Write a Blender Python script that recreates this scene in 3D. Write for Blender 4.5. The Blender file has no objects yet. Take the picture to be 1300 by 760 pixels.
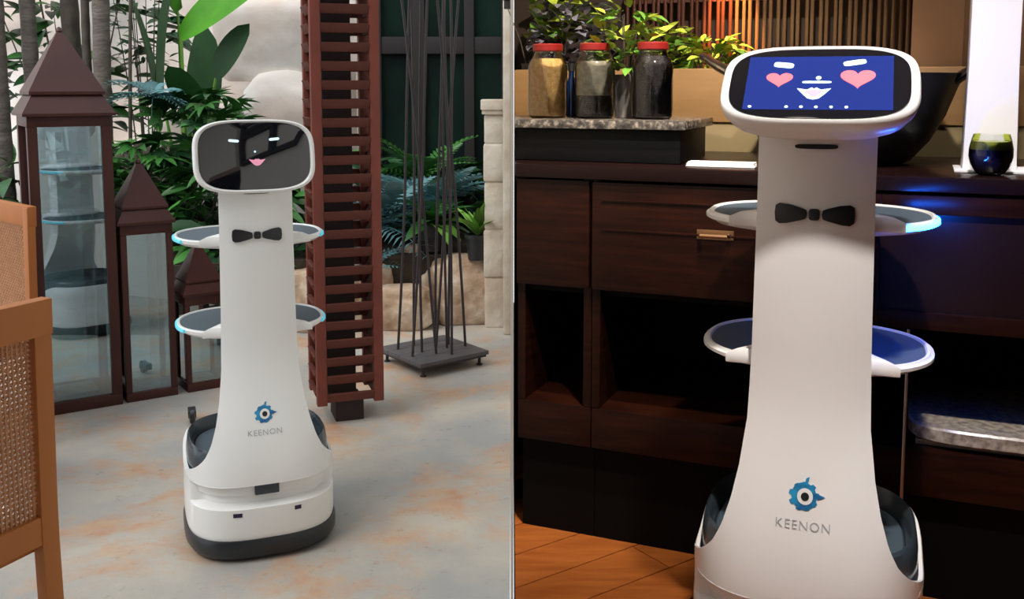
import bpy, bmesh, math, random
from mathutils import Vector, Matrix, noise
random.seed(7)
R = math.radians
scn = bpy.context.scene
col = scn.collection
# ------------------------------------------------------------------ camera
cam_d = bpy.data.cameras.new('camera'); cam = bpy.data.objects.new('camera', cam_d); col.objects.link(cam)
cam.location = (0, 0, 1.41); cam.rotation_euler = (R(84), 0, 0)
cam_d.sensor_width = 36; cam_d.lens = 36*1250/1300; cam_d.shift_y = -139/1300
cam_d.clip_start = .02; scn.camera = cam
# ------------------------------------------------------------------ world, light, exposure
w = bpy.data.worlds.new('world'); scn.world = w; w.use_nodes = True
bg = w.node_tree.nodes['Background']
bg.inputs[0].default_value = (.86, .94, 1, 1); bg.inputs[1].default_value = 1.5
sd = bpy.data.lights.new('sun', 'SUN'); sd.energy = 1.7; sd.angle = R(35); sd.color = (1, .97, .92)
so = bpy.data.objects.new('sun', sd); col.objects.link(so); so.rotation_euler = Vector((.45, .42, -.8)).to_track_quat('-Z', 'Y').to_euler()
vs = scn.view_settings
vs.view_transform = 'Standard'; vs.look = 'None'; vs.gamma = 1; vs.use_curve_mapping = False; vs.exposure = 0.1
# ------------------------------------------------------------------ materials
M = {}
def mat(name, c, rough=.5, metal=0, c2=None, scale=8, bump=0, bscale=None, emit=None, es=0, spec=.5, coat=0, stretch=None, c3=None, detail=6):
    m = bpy.data.materials.new(name); m.use_nodes = True; nt = m.node_tree; b = nt.nodes['Principled BSDF']
    b.inputs['Base Color'].default_value = (*c, 1); b.inputs['Roughness'].default_value = rough; b.inputs['Metallic'].default_value = metal
    b.inputs['Specular IOR Level'].default_value = spec; b.inputs['Coat Weight'].default_value = coat
    if emit: b.inputs['Emission Color'].default_value = (*emit, 1); b.inputs['Emission Strength'].default_value = es
    if c2 or bump:
        tc = nt.nodes.new('ShaderNodeTexCoord'); mp = nt.nodes.new('ShaderNodeMapping'); nt.links.new(tc.outputs['Object'], mp.inputs[0])
        if stretch: mp.inputs['Scale'].default_value = stretch
    if c2:
        n = nt.nodes.new('ShaderNodeTexNoise'); n.inputs['Scale'].default_value = scale; n.inputs['Detail'].default_value = detail
        nt.links.new(mp.outputs[0], n.inputs[0])
        r = nt.nodes.new('ShaderNodeValToRGB'); r.color_ramp.elements[0].position = .35; r.color_ramp.elements[1].position = .68
        r.color_ramp.elements[0].color = (*c, 1); r.color_ramp.elements[1].color = (*c2, 1)
        if c3: e = r.color_ramp.elements.new(.52); e.color = (*c3, 1)
        nt.links.new(n.outputs['Fac'], r.inputs[0]); nt.links.new(r.outputs[0], b.inputs['Base Color'])
    if bump:
        n2 = nt.nodes.new('ShaderNodeTexNoise'); n2.inputs['Scale'].default_value = bscale or scale*3; n2.inputs['Detail'].default_value = 6
        nt.links.new(mp.outputs[0], n2.inputs[0])
        bp = nt.nodes.new('ShaderNodeBump'); bp.inputs['Strength'].default_value = bump; bp.inputs['Distance'].default_value = .02
        nt.links.new(n2.outputs['Fac'], bp.inputs['Height']); nt.links.new(bp.outputs[0], b.inputs['Normal'])
    M[name] = m; return m
def leafmat(name, c, c2, rough=.4):
    m = mat(name, c, rough, c2=c2, scale=5, spec=.3); nt = m.node_tree; b = nt.nodes['Principled BSDF']
    oi = nt.nodes.new('ShaderNodeObjectInfo'); hs = nt.nodes.new('ShaderNodeHueSaturation'); mr = nt.nodes.new('ShaderNodeMapRange')
    mr.inputs[3].default_value = .55; mr.inputs[4].default_value = 1.5
    nt.links.new(oi.outputs['Random'], mr.inputs[0]); nt.links.new(mr.outputs[0], hs.inputs['Value'])
    src = b.inputs['Base Color'].links[0].from_socket; nt.links.new(src, hs.inputs['Color']); nt.links.new(hs.outputs[0], b.inputs['Base Color'])
    return m
def glassmat(name, tint=(1, 1, 1), mixf=.12, rough=.0, tr=(.9, .95, .97)):
    m = bpy.data.materials.new(name); m.use_nodes = True; nt = m.node_tree; nt.nodes.clear()
    o = nt.nodes.new('ShaderNodeOutputMaterial'); mx = nt.nodes.new('ShaderNodeMixShader'); t = nt.nodes.new('ShaderNodeBsdfTransparent')
    g = nt.nodes.new('ShaderNodeBsdfGlossy'); g.inputs['Roughness'].default_value = rough; g.inputs['Color'].default_value = (*tint, 1)
    t.inputs[0].default_value = (*tr, 1); fr = nt.nodes.new('ShaderNodeFresnel'); fr.inputs[0].default_value = 1.5
    ad = nt.nodes.new('ShaderNodeMath'); ad.operation = 'ADD'; ad.use_clamp = True; ad.inputs[1].default_value = mixf
    nt.links.new(fr.outputs[0], ad.inputs[0]); nt.links.new(ad.outputs[0], mx.inputs[0])
    nt.links.new(t.outputs[0], mx.inputs[1]); nt.links.new(g.outputs[0], mx.inputs[2]); nt.links.new(mx.outputs[0], o.inputs[0])
    M[name] = m; return m
mat('robot_white', (.82, .82, .81), .32, coat=.3)
mat('robot_black', (.012, .014, .017), .35)
mat('robot_tub', (.035, .05, .062), .22)
mat('robot_mat', (.05, .075, .10), .55)
mat('screen_black', (.004, .005, .008), .03, spec=1, coat=1)
mat('display_blue', (.01, .02, .12), .1, emit=(.010, .028, .24), es=.5)
mat('pink', (.75, .14, .18), .4, emit=(1, .10, .16), es=.45)
mat('paleblue', (.6, .8, .95), .4, emit=(.6, .85, 1), es=.8)
mat('palepink', (.65, .3, .4), .4, emit=(.9, .30, .45), es=.4)
mat('led_on', (.1, .3, .6), .3, emit=(.004, .12, 1), es=120)
mat('led_dim', (.1, .5, .6), .3, emit=(.10, .55, .75), es=.45)
mat('logo_blue', (.01, .10, .28), .4, c2=(.02, .30, .55), scale=40)
mat('print_grey', (.36, .38, .40), .5)
mat('sensor', (.02, .01, .05), .15)
mat('lantern_brown', (.050, .014, .011), .42, c2=(.068, .020, .015), scale=5, spec=.35)
mat('louvre_wood', (.20, .042, .024), .55, c2=(.14, .030, .020), scale=6, stretch=(1, 1, 1), bump=.1)
mat('louvre_slat', (.10, .030, .021), .55, c2=(.14, .040, .027), scale=6, spec=.3)
mat('louvre_core', (.02, .008, .007), .7)
mat('steel_dark', (.045, .035, .038), .55, metal=.3)
mat('plate_grey', (.10, .088, .092), .55, c2=(.075, .066, .07), scale=10)
mat('chair_wood', (.38, .125, .030), .5, spec=.3, c2=(.46, .165, .045), scale=4, stretch=(1, 1, .25))
mat('cane', (.50, .24, .11), .6, c2=(.40, .18, .08), scale=30)
mat('cushion', (.75, .78, .80), .8)
mat('soil', (.03, .02, .014), .9, c2=(.05, .035, .02), scale=12, bump=.5)
mat('rockwall', (.72, .58, .50), .85, c2=(.88, .85, .80), scale=1.6, bump=.9, bscale=3.5, c3=(.82, .73, .67))
mat('boulder', (.32, .20, .12), .85, c2=(.66, .56, .45), scale=7, bump=.9, bscale=14, c3=(.48, .35, .25))
mat('pillar_stone', (.50, .40, .30), .85, c2=(.70, .64, .56), scale=5, bump=.6, bscale=12, c3=(.62, .54, .44))
mat('frame_dark', (.03, .024, .026), .6, spec=.25)
mat('pane_dark', (.008, .012, .012), .12, c2=(.012, .03, .022), scale=1.5, spec=.15)
mat('pot_black', (.012, .012, .014), .45)
mat('trunk', (.10, .08, .065), .8, c2=(.17, .14, .12), scale=6, stretch=(1, 1, 3), bump=.5)
mat('trunk_dark', (.05, .04, .03), .8, c2=(.10, .08, .06), scale=8, bump=.4)
mat('fence_wood', (.24, .20, .16), .8, c2=(.17, .14, .11), scale=8)
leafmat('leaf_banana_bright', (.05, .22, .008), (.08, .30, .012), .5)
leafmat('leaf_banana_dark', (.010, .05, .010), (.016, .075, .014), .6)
leafmat('leaf_mid', (.028, .12, .022), (.065, .20, .04))
leafmat('leaf_dark', (.012, .05, .016), (.028, .09, .028))
leafmat('leaf_blue', (.06, .16, .17), (.14, .26, .28), .3)
leafmat('leaf_lime', (.10, .25, .03), (.17, .33, .06))
leafmat('leaf_yellow', (.30, .40, .035), (.50, .56, .10))
leafmat('leaf_purple', (.20, .19, .25), (.38, .38, .44))
mat('beam_wood', (.14, .06, .03), .6)
mat('partition', (.72, .68, .62), .8)
# right place
mat('floorboard', (.26, .070, .014), .30, c2=(.36, .11, .024), scale=5, stretch=(1, 8, 1), c3=(.31, .09, .018))
mat('cabinet', (.009, .0024, .0014), .30, c2=(.022, .0055, .0024), scale=6, stretch=(1, 1, 10), spec=.2)
mat('cabinet_panel', (.010, .004, .004), .32, c2=(.016, .006, .0055), scale=5, spec=.3)
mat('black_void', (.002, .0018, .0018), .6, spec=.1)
mat('worktop', (.009, .0032, .003), .3, spec=.22)
mat('brass', (.35, .20, .10), .35, metal=.9)
mat('steel', (.5, .5, .52), .3, metal=1)
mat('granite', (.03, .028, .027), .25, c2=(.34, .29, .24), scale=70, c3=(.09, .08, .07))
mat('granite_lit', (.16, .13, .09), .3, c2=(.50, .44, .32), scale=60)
mat('riser_black', (.003, .003, .0035), .5, spec=.2)
mat('tan_wood', (.30, .165, .065), .55, c2=(.36, .21, .09), scale=4, stretch=(1, 1, 6))
mat('olive_wall', (.26, .20, .095), .7, c2=(.30, .23, .12), scale=3)
mat('tan_panel', (.26, .15, .08), .65, c2=(.30, .18, .10), scale=4)
mat('rod_brown', (.10, .055, .025), .5, c2=(.15, .085, .04), scale=5)
mat('rod_red', (.06, .016, .008), .45)
mat('dark_wall', (.03, .016, .010), .8)
mat('white_column', (.80, .80, .84), .5)
mat('jar_lid', (.24, .012, .010), .4)
mat('grain_gold', (.52, .32, .09), .8, c2=(.70, .48, .20), scale=90, bump=.4)
mat('grain_grey', (.22, .20, .14), .8, c2=(.36, .33, .24), scale=80)
mat('grain_dark', (.012, .010, .012), .6, c2=(.04, .03, .03), scale=90, bump=.4)
mat('iron_black', (.006, .006, .007), .32)
mat('pot_grey', (.13, .12, .11), .6)
mat('liquid_blue', (.004, .014, .05), .08, spec=.7)
mat('liquid_yellow', (.26, .30, .03), .3)
mat('strip_white', (.75, .72, .72), .7)
mat('ceiling_white', (.45, .42, .38), .9)
mat('lamp_glow', (1, .9, .8), .5, emit=(1, .85, .7), es=4)
mat('warm_glow', (1, .7, .4), .5, emit=(1, .55, .2), es=5)
glassmat('lantern_glass', (.85, .95, 1), .20, 0, (.70, .80, .82))
glassmat('jar_glass', (1, 1, 1), .02, .02, (.95, .95, .95))
glassmat('clear_glass', (1, 1, 1), .03, .01, (.93, .95, .95))

def floor_material():
    m = bpy.data.materials.new('terrace_stone'); m.use_nodes = True; nt = m.node_tree; b = nt.nodes['Principled BSDF']; N = nt.nodes.new; L = nt.links.new
    tc = N('ShaderNodeTexCoord')
    def nz(scale, det, rough=.6, dist=0):
        n = N('ShaderNodeTexNoise'); n.inputs['Scale'].default_value = scale; n.inputs['Detail'].default_value = det; n.inputs['Roughness'].default_value = rough
        n.inputs['Distortion'].default_value = dist; L(tc.outputs['Object'], n.inputs[0]); return n
    def ramp(n, *st):
        r = N('ShaderNodeValToRGB'); e = r.color_ramp.elements
        for i, (p, c) in enumerate(st):
            q = e[i] if i < 2 else e.new(p)
            q.position = p; q.color = (*c, 1)
        L(n.outputs['Fac'], r.inputs[0]); return r
    base = ramp(nz(2.2, 8), (.36, (.34, .335, .325)), (.66, (.50, .445, .37)))
    big = ramp(nz(2.1, 10, .74, .3), (.49, (0, 0, 0)), (.62, (1, 1, 1)))
    rust = ramp(nz(9, 6), (.35, (.50, .22, .09)), (.7, (.58, .36, .20)))
    sp = ramp(nz(13, 8, .8), (.58, (0, 0, 0)), (.72, (1, 1, 1)))
    def mix(f, a, c):
        x = N('ShaderNodeMix'); x.data_type = 'RGBA'; L(f, x.inputs[0]); L(a, x.inputs[6]); L(c, x.inputs[7]); return x
    ml = N('ShaderNodeMath'); ml.operation = 'MULTIPLY'; ml.inputs[1].default_value = .75; L(big.outputs[0], ml.inputs[0])
    m1 = mix(ml.outputs[0], base.outputs[0], rust.outputs[0])
    dk = N('ShaderNodeRGB'); dk.outputs[0].default_value = (.17, .10, .06, 1)
    ms = N('ShaderNodeMath'); ms.operation = 'MULTIPLY'; ms.inputs[1].default_value = .7; L(sp.outputs[0], ms.inputs[0])
    m2 = mix(ms.outputs[0], m1.outputs[2], dk.outputs[0])
    L(m2.outputs[2], b.inputs['Base Color']); b.inputs['Roughness'].default_value = .5
    bp = N('ShaderNodeBump'); bp.inputs['Strength'].default_value = .25; bp.inputs['Distance'].default_value = .01
    L(nz(14, 6).outputs['Fac'], bp.inputs['Height']); L(bp.outputs[0], b.inputs['Normal'])
    M['terrace_stone'] = m
floor_material()

# ------------------------------------------------------------------ mesh helpers
class MB:
    def __init__(s): s.v = []; s.f = []
    def add(s, vs, fs):
        n = len(s.v); s.v += [tuple(v) for v in vs]; s.f += [tuple(i+n for i in f) for f in fs]; return s
    def box(s, x0, x1, y0, y1, z0, z1):
        return s.add([(x0, y0, z0), (x1, y0, z0), (x1, y1, z0), (x0, y1, z0), (x0, y0, z1), (x1, y0, z1), (x1, y1, z1), (x0, y1, z1)],
                     [(3, 2, 1, 0), (4, 5, 6, 7), (0, 1, 5, 4), (1, 2, 6, 5), (2, 3, 7, 6), (3, 0, 4, 7)])
    def loft(s, rings, cap0=True, cap1=True, closed=True):
        n = len(rings[0]); vs = [p for r in rings for p in r]; fs = []
        for i in range(len(rings)-1):
            for j in range(n if closed else n-1):
                k = (j+1) % n; fs.append((i*n+j, i*n+k, (i+1)*n+k, (i+1)*n+j))
        if cap0: fs.append(tuple(range(n-1, -1, -1)))
        if cap1: fs.append(tuple((len(rings)-1)*n+j for j in range(n)))
        return s.add(vs, fs)
    def tube(s, pts, rad, n=8):
        if not isinstance(rad, (list, tuple)): rad = [rad]*len(pts)
        pts = [Vector(p) for p in pts]; rings = []
        for i, p in enumerate(pts):
            d = (pts[min(i+1, len(pts)-1)]-pts[max(i-1, 0)]).normalized()
            a = Vector((1, 0, 0)) if abs(d.x) < .9 else Vector((0, 1, 0))
            u = d.cross(a).normalized(); v = d.cross(u)
            rings.append([p+rad[i]*(math.cos(2*math.pi*k/n)*u+math.sin(2*math.pi*k/n)*v) for k in range(n)])
        return s.loft(rings)
    def lathe(s, prof, n=32, c=(0, 0, 0), cap0=True, cap1=True):
        return s.loft([[(c[0]+r*math.cos(2*math.pi*k/n), c[1]+r*math.sin(2*math.pi*k/n), c[2]+z) for k in range(n)] for r, z in prof], cap0, cap1)
    def prism(s, poly, z0, z1):
        return s.loft([[(x, y, z0) for x, y in poly], [(x, y, z1) for x, y in poly]])
    def mesh(s, name, m, bevel=0, smooth=True, ang=35):
        me = bpy.data.meshes.new(name); me.from_pydata(s.v, [], s.f); bm = bmesh.new(); bm.from_mesh(me)
        bmesh.ops.recalc_face_normals(bm, faces=bm.faces)
        if bevel: bmesh.ops.bevel(bm, geom=[e for e in bm.edges if len(e.link_faces) == 2 and e.calc_face_angle(0) > R(30)], offset=bevel, segments=2, affect='EDGES', profile=.6)
        bm.to_mesh(me); bm.free(); me.materials.append(M[m])
        if smooth: me.shade_smooth(); me.set_sharp_from_angle(angle=R(ang))
        return me
    def build(s, name, m, parent=None, bevel=0, smooth=True, ang=35, loc=None, rz=0):
        return link(name, s.mesh(name, m, bevel, smooth, ang), parent, loc, rz)
def link(name, me, parent=None, loc=None, rz=0):
    o = bpy.data.objects.new(name, me); col.objects.link(o); o.parent = parent
    if loc: o.location = loc
    if rz: o.rotation_euler.z = rz
    return o
def tag(o, label=None, cat=None, group=None, kind=None):
    if label: o['label'] = label
    if cat: o['category'] = cat
    if group: o['group'] = group
    if kind: o['kind'] = kind
    return o
def thing(name, label, cat, loc=(0, 0, 0), rz=0, group=None):
    return tag(link(name, None, None, loc, rz), label, cat, group)
def struct(o, label=None): return tag(o, label, kind='structure')
def bx(*a): return MB().box(*a)
def sellip(hw, hd, n, N=64, cx=0, cy=0, z=0, plane='xy'):
    out = []
    for k in range(N):
        t = 2*math.pi*k/N-math.pi/2; c, s_ = math.cos(t), math.sin(t)
        out.append((cx+hw*math.copysign(abs(c)**(2/n), c), cy+hd*math.copysign(abs(s_)**(2/n), s_), z))
    return out
def sm(a, b, x): t = max(0, min(1, (x-a)/(b-a))); return t*t*(3-2*t)
def interp(tab, x):  # piecewise linear
    if x <= tab[0][0]: return tab[0][1]
    for (a, p), (b, q) in zip(tab, tab[1:]):
        if x <= b: return p+(q-p)*(x-a)/(b-a)
    return tab[-1][1]

# ================================================================== STRUCTURE: terrace side
struct(bx(-9, -.006, -3, 9, -.12, 0).build('floor', 'terrace_stone', smooth=False), 'grey beige stone terrace floor with rusty stains')
struct(bx(-.002, .002, 1.25, 9, -.1, 3.4).build('wall_partition', 'partition', smooth=False), 'thin partition between terrace and buffet room')
struct(bx(-.06, .06, -3, -.03, -.1, 3.4).build('wall_leak_block', 'partition', smooth=False))  # unseen wall stretch, added to stop daylight leaking into the buffet room
struct(bx(-.04, .04, -.029, 1.249, 1.75, 3.4).build('header_leak_block', 'partition', smooth=False))  # unseen header over the gap, added to cut the same daylight leak
# rock back wall as a displaced grid
def rock_wall():
    mb = MB(); nx, nz = 70, 40; vs = []; fs = []
    for i in range(nx+1):
        for k in range(nz+1):
            x = -9+8.0*i/nx; z = -.1+4.6*k/nz
            y = 8.5+.22*noise.noise((x*1.1, z*1.1, 3))+.10*noise.noise((x*3, z*3, 7))
            vs.append((x, y, z))
    for i in range(nx):
        for k in range(nz): a = i*(nz+1)+k; fs.append((a, a+nz+1, a+nz+2, a+1))
    mb.add(vs, fs); mb.box(-9, -1, 8.9, 9.0, -.1, 4.5)
    struct(mb.build('wall_back', 'rockwall'), 'pale cream and pink rock wall behind the plants')
rock_wall()
def window_wall():
    Y = 7.1; root = struct(link('window_1', None, loc=(0, 0, 0)), 'dark framed glazed doors behind the rod sculpture')
    fr = [(-1.02, -.93, 0, 3.2), (-.72, -.62, 0, 3.2), (-.34, -.27, 0, 3.2), (-.075, -.01, 0, 3.2)]
    for a, b, z0, z1 in fr: bx(a, b, Y-.05, Y+.05, z0, z1).build('mullion', 'frame_dark', root, .004)
    for a, b in ((-.93, -.72), (-.62, -.34), (-.27, -.075)):
        bx(a, b, Y-.04, Y+.04, 1.64, 1.76).build('transom', 'frame_dark', root, .004)
        bx(a, b, Y-.04, Y+.04, .0, .25).build('transom', 'frame_dark', root, .004)
        bx(a, b, Y-.008, Y+.008, .25, 1.64).build('pane', 'pane_dark', root)
        bx(a, b, Y-.008, Y+.008, 1.76, 3.2).build('pane', 'pane_dark', root)
    struct(bx(-1.10, -1.03, 7.0, 7.2, 0, 3.2).build('trim_2', 'pillar_stone'))
    struct(bx(-1.1, -.01, 7.3, 7.4, 0, 3.2).build('wall_back_building', 'dark_wall'))
window_wall()
# raised planting bed behind the boulders
struct(MB().prism([(-.008, 5.98), (-.008, 7.0), (-1.0, 7.0), (-1.0, 8.3), (-8.5, 8.3), (-8.5, 5.5), (-1.9, 5.5), (-1.0, 5.75)], 0, .40).build('planting_bed', 'soil'), 'dark soil of the raised planting bed')
# overhead pergola behind and above the viewpoint, unseen, added for screen reflections and shade
def pergola():
    root = thing('pergola', 'unseen dark brown timber pergola over the terrace', 'pergola')
    for x in (-4.8, -.25):
        bx(x-.07, x+.07, -2.9, 3.4, 2.72, 2.92).build('beam', 'beam_wood', root, .006)
    for x in (-4.8,):
        for y in (-2.7, 2.3): bx(x-.07, x+.07, y-.07, y+.07, 0, 2.72).build('post', 'beam_wood', root, .006)
    for i in range(8):
        y = -2.7+i*.78; bx(-5.1, -.1, y-.05, y+.05, 2.92, 3.06).build('rafter', 'beam_wood', root, .006)
    for k in range(5): bx(-1.3, -.1, -2.85+k*.9, -1.98+k*.9, 3.07, 3.09).build('leak_board', 'beam_wood', root)  # unseen boards added to block daylight leaking towards the buffet room
    for x in (-.25,):
        for y in (-2.7,): bx(x-.07, x+.07, y-.07, y+.07, 0, 2.72).build('post', 'beam_wood', root, .006)
pergola()
def battens():
    r = struct(link('reflection_frame', None, loc=(-.004, 1.3, 1.74)), 'unseen dark clerestory panels high on the terrace side of the partition')  # added out of view to give the robot screen a window grid reflection
    for k in range(8): bx(-.03, 0, k*.42, k*.42+.05, 0, 1.5).build('mullion', 'frame_dark', r)
    for z in (0, .30, .37, .46, .95, 1.45): bx(-.026, 0, .05, 2.94, z, z+.045).build('transom', 'frame_dark', r)
battens()
# glazed front of the dining hall behind the viewpoint
def rear_front():
    root = struct(link('window_2', None, loc=(0, -3.0, 0)), 'dark framed glazed front behind the viewpoint')
    for i in range(8): bx(-6.0+i*.82, -5.92+i*.82, -.05, .05, 0, 3.4).build('mullion', 'frame_dark', root)
    for z in (.0, 1.0, 2.1, 2.7, 3.3): bx(-6, -.1, -.045, .045, z, z+.16).build('transom', 'frame_dark', root)
    bx(-6, -.1, -.01, .01, 0, 3.4).build('pane', 'pane_dark', root)
rear_front()

# ================================================================== STRUCTURE: buffet side
FZ = .20
CR = R(-22.5); cD = (math.cos(CR), math.sin(CR)); cN = (-cD[1], cD[0]); C0 = (0, 2.59)
def cw(s, t): return (C0[0]+cD[0]*s+cN[0]*t, C0[1]+cD[1]*s+cN[1]*t)     # along the counter front, depth behind it
def s_at_x(x, t): return (x-C0[0]-cN[0]*t)/cD[0]
def cpoly(s0, s1, t0, t1, cut=.008):
    """counter-aligned rectangle trimmed at the partition"""
    a = max(s0, s_at_x(cut, t0)); b = max(s0, s_at_x(cut, t1))
    return [cw(a, t0), cw(s1, t0), cw(s1, t1), cw(b, t1)]
struct(MB().prism([(.006, -3), (4.5, -3), (4.5, 5.5), (.006, 5.5)], -.12, FZ-.012).build('floor_base', 'black_void', smooth=False))
fl = struct(link('floor_buffet', None, loc=(0, 0, FZ-.012)), 'reddish brown timber board floor')
# boards run diagonally towards the counter
def boards():
    a = R(35); dx = (math.cos(a), math.sin(a)); nx = (-dx[1], dx[0]); k = 0
    me = {}
    for j in range(-30, 30):
        for i in range(-3, 5):
            L, W = 1.3, .14; off = (j*.37) % L
            cx = dx[0]*(i*L+off)+nx[0]*j*W; cy = dx[1]*(i*L+off)+nx[1]*j*W+1.5
            if cx < .75 or cx > 3.6 or cy < -2.0 or cy > 3.2:
                if not (-.2 < cx <= .75 and .0 < cy < 3.2): continue
            pts = [(cx+dx[0]*u*L/2+nx[0]*v*W/2, cy+dx[1]*u*L/2+nx[1]*v*W/2) for u, v in ((-.998, -.97), (.998, -.97), (.998, .97), (-.998, .97))]
            # clip at the partition plane x = .008
            out = []
            for p, q in zip(pts, pts[1:]+pts[:1]):
                if p[0] >= .008: out.append(p)
                if (p[0]-.008)*(q[0]-.008) < 0: t = (.008-p[0])/(q[0]-p[0]); out.append((.008, p[1]+t*(q[1]-p[1])))
            if len(out) < 3: continue
            ox, oy = sum(p[0] for p in out)/len(out), sum(p[1] for p in out)/len(out)
            MB().prism([(p[0]-ox, p[1]-oy) for p in out], 0, .012).build('floorboard', 'floorboard', fl, loc=(ox, oy, 0), smooth=False)
boards()
struct(bx(.008, 4.6, -3, 5.6, 2.95, 3.05).build('ceiling', 'ceiling_white', smooth=False))
struct(bx(3.6, 3.7, -3, 5.6, FZ-.1, 2.95).build('wall_right', 'dark_wall', smooth=False))
struct(bx(.07, 4.5, -3.1, -3, FZ-.1, 2.95).build('wall_front', 'olive_wall', smooth=False))
# back wall layers parallel to the counter
struct(MB().prism(cpoly(-2, 3.4, .668, .76), FZ, 1.30).build('wall_backsplash', 'olive_wall', smooth=False), 'olive tan splashback behind the counter')
struct(MB().prism(cpoly(-2, 3.4, .66, .80), 1.30, 1.465).build('trim_3', 'tan_wood', bevel=.004), 'honey wood beam above the splashback')
struct(MB().prism(cpoly(-2, 3.4, 1.12, 1.2), FZ, 2.95).build('wall_back_buffet', 'dark_wall', smooth=False), 'dark brown wall behind the rod screen')
struct(MB().prism(cpoly(-2, 3.4, .80, 1.12), 1.36, 1.40).build('ledge', 'dark_wall', smooth=False))

# ================================================================== ROBOTS
BW, BD = .226, .25
def base_y(x): return -BD*(1-min(1, abs(x)/BW)**3)**(1/3)
def col_y(x): return -.158+1.7*x*x
def yf(x, h): k = sm(.22, .66, h); return base_y(x)*(1-k)+col_y(min(abs(x), .13))*k
WT = [(.236, .2370), (.257, .2335), (.270, .225), (.285, .209), (.303, .190), (.325, .171), (.36, .154), (.41, .138), (.47, .126), (.56, .115), (.7, .111), (1.0, .1075), (1.2, .1075)]
def wmap(pts, out, h0=0, x0=0):       # flat decals wrapped on the front shell
    return [(x+x0, yf(x+x0, z+h0)-out, z+h0) for x, z in pts]
def decal(poly, x0, h0, thick=.0015):
    mb = MB(); mb.loft([wmap(poly, -.002, h0, x0), wmap(poly, thick, h0, x0)]); return mb
def circle(r, n=24, cx=0, cy=0): return [(cx+r*math.cos(2*math.pi*k/n), cy+r*math.sin(2*math.pi*k/n)) for k in range(n)]
def heart(s):
    return [(s*.062*16*math.sin(t)**3/1.0, s*.062*(13*math.cos(t)-5*math.cos(2*t)-2*math.cos(3*t)-math.cos(4*t))) for t in [2*math.pi*k/36 for k in range(36)]]
def text_poly_mesh(body, size):
    c = bpy.data.curves.new('lettering', 'FONT'); c.body = body; c.size = size; c.align_x = 'CENTER'; c.align_y = 'CENTER'; c.resolution_u = 3
    c.space_character = 1.12; c.offset = -.0002
    o = bpy.data.objects.new('lettering', c); col.objects.link(o); bpy.context.view_layer.update()
    me = bpy.data.meshes.new_from_object(o); bpy.data.objects.remove(o); return me
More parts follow.
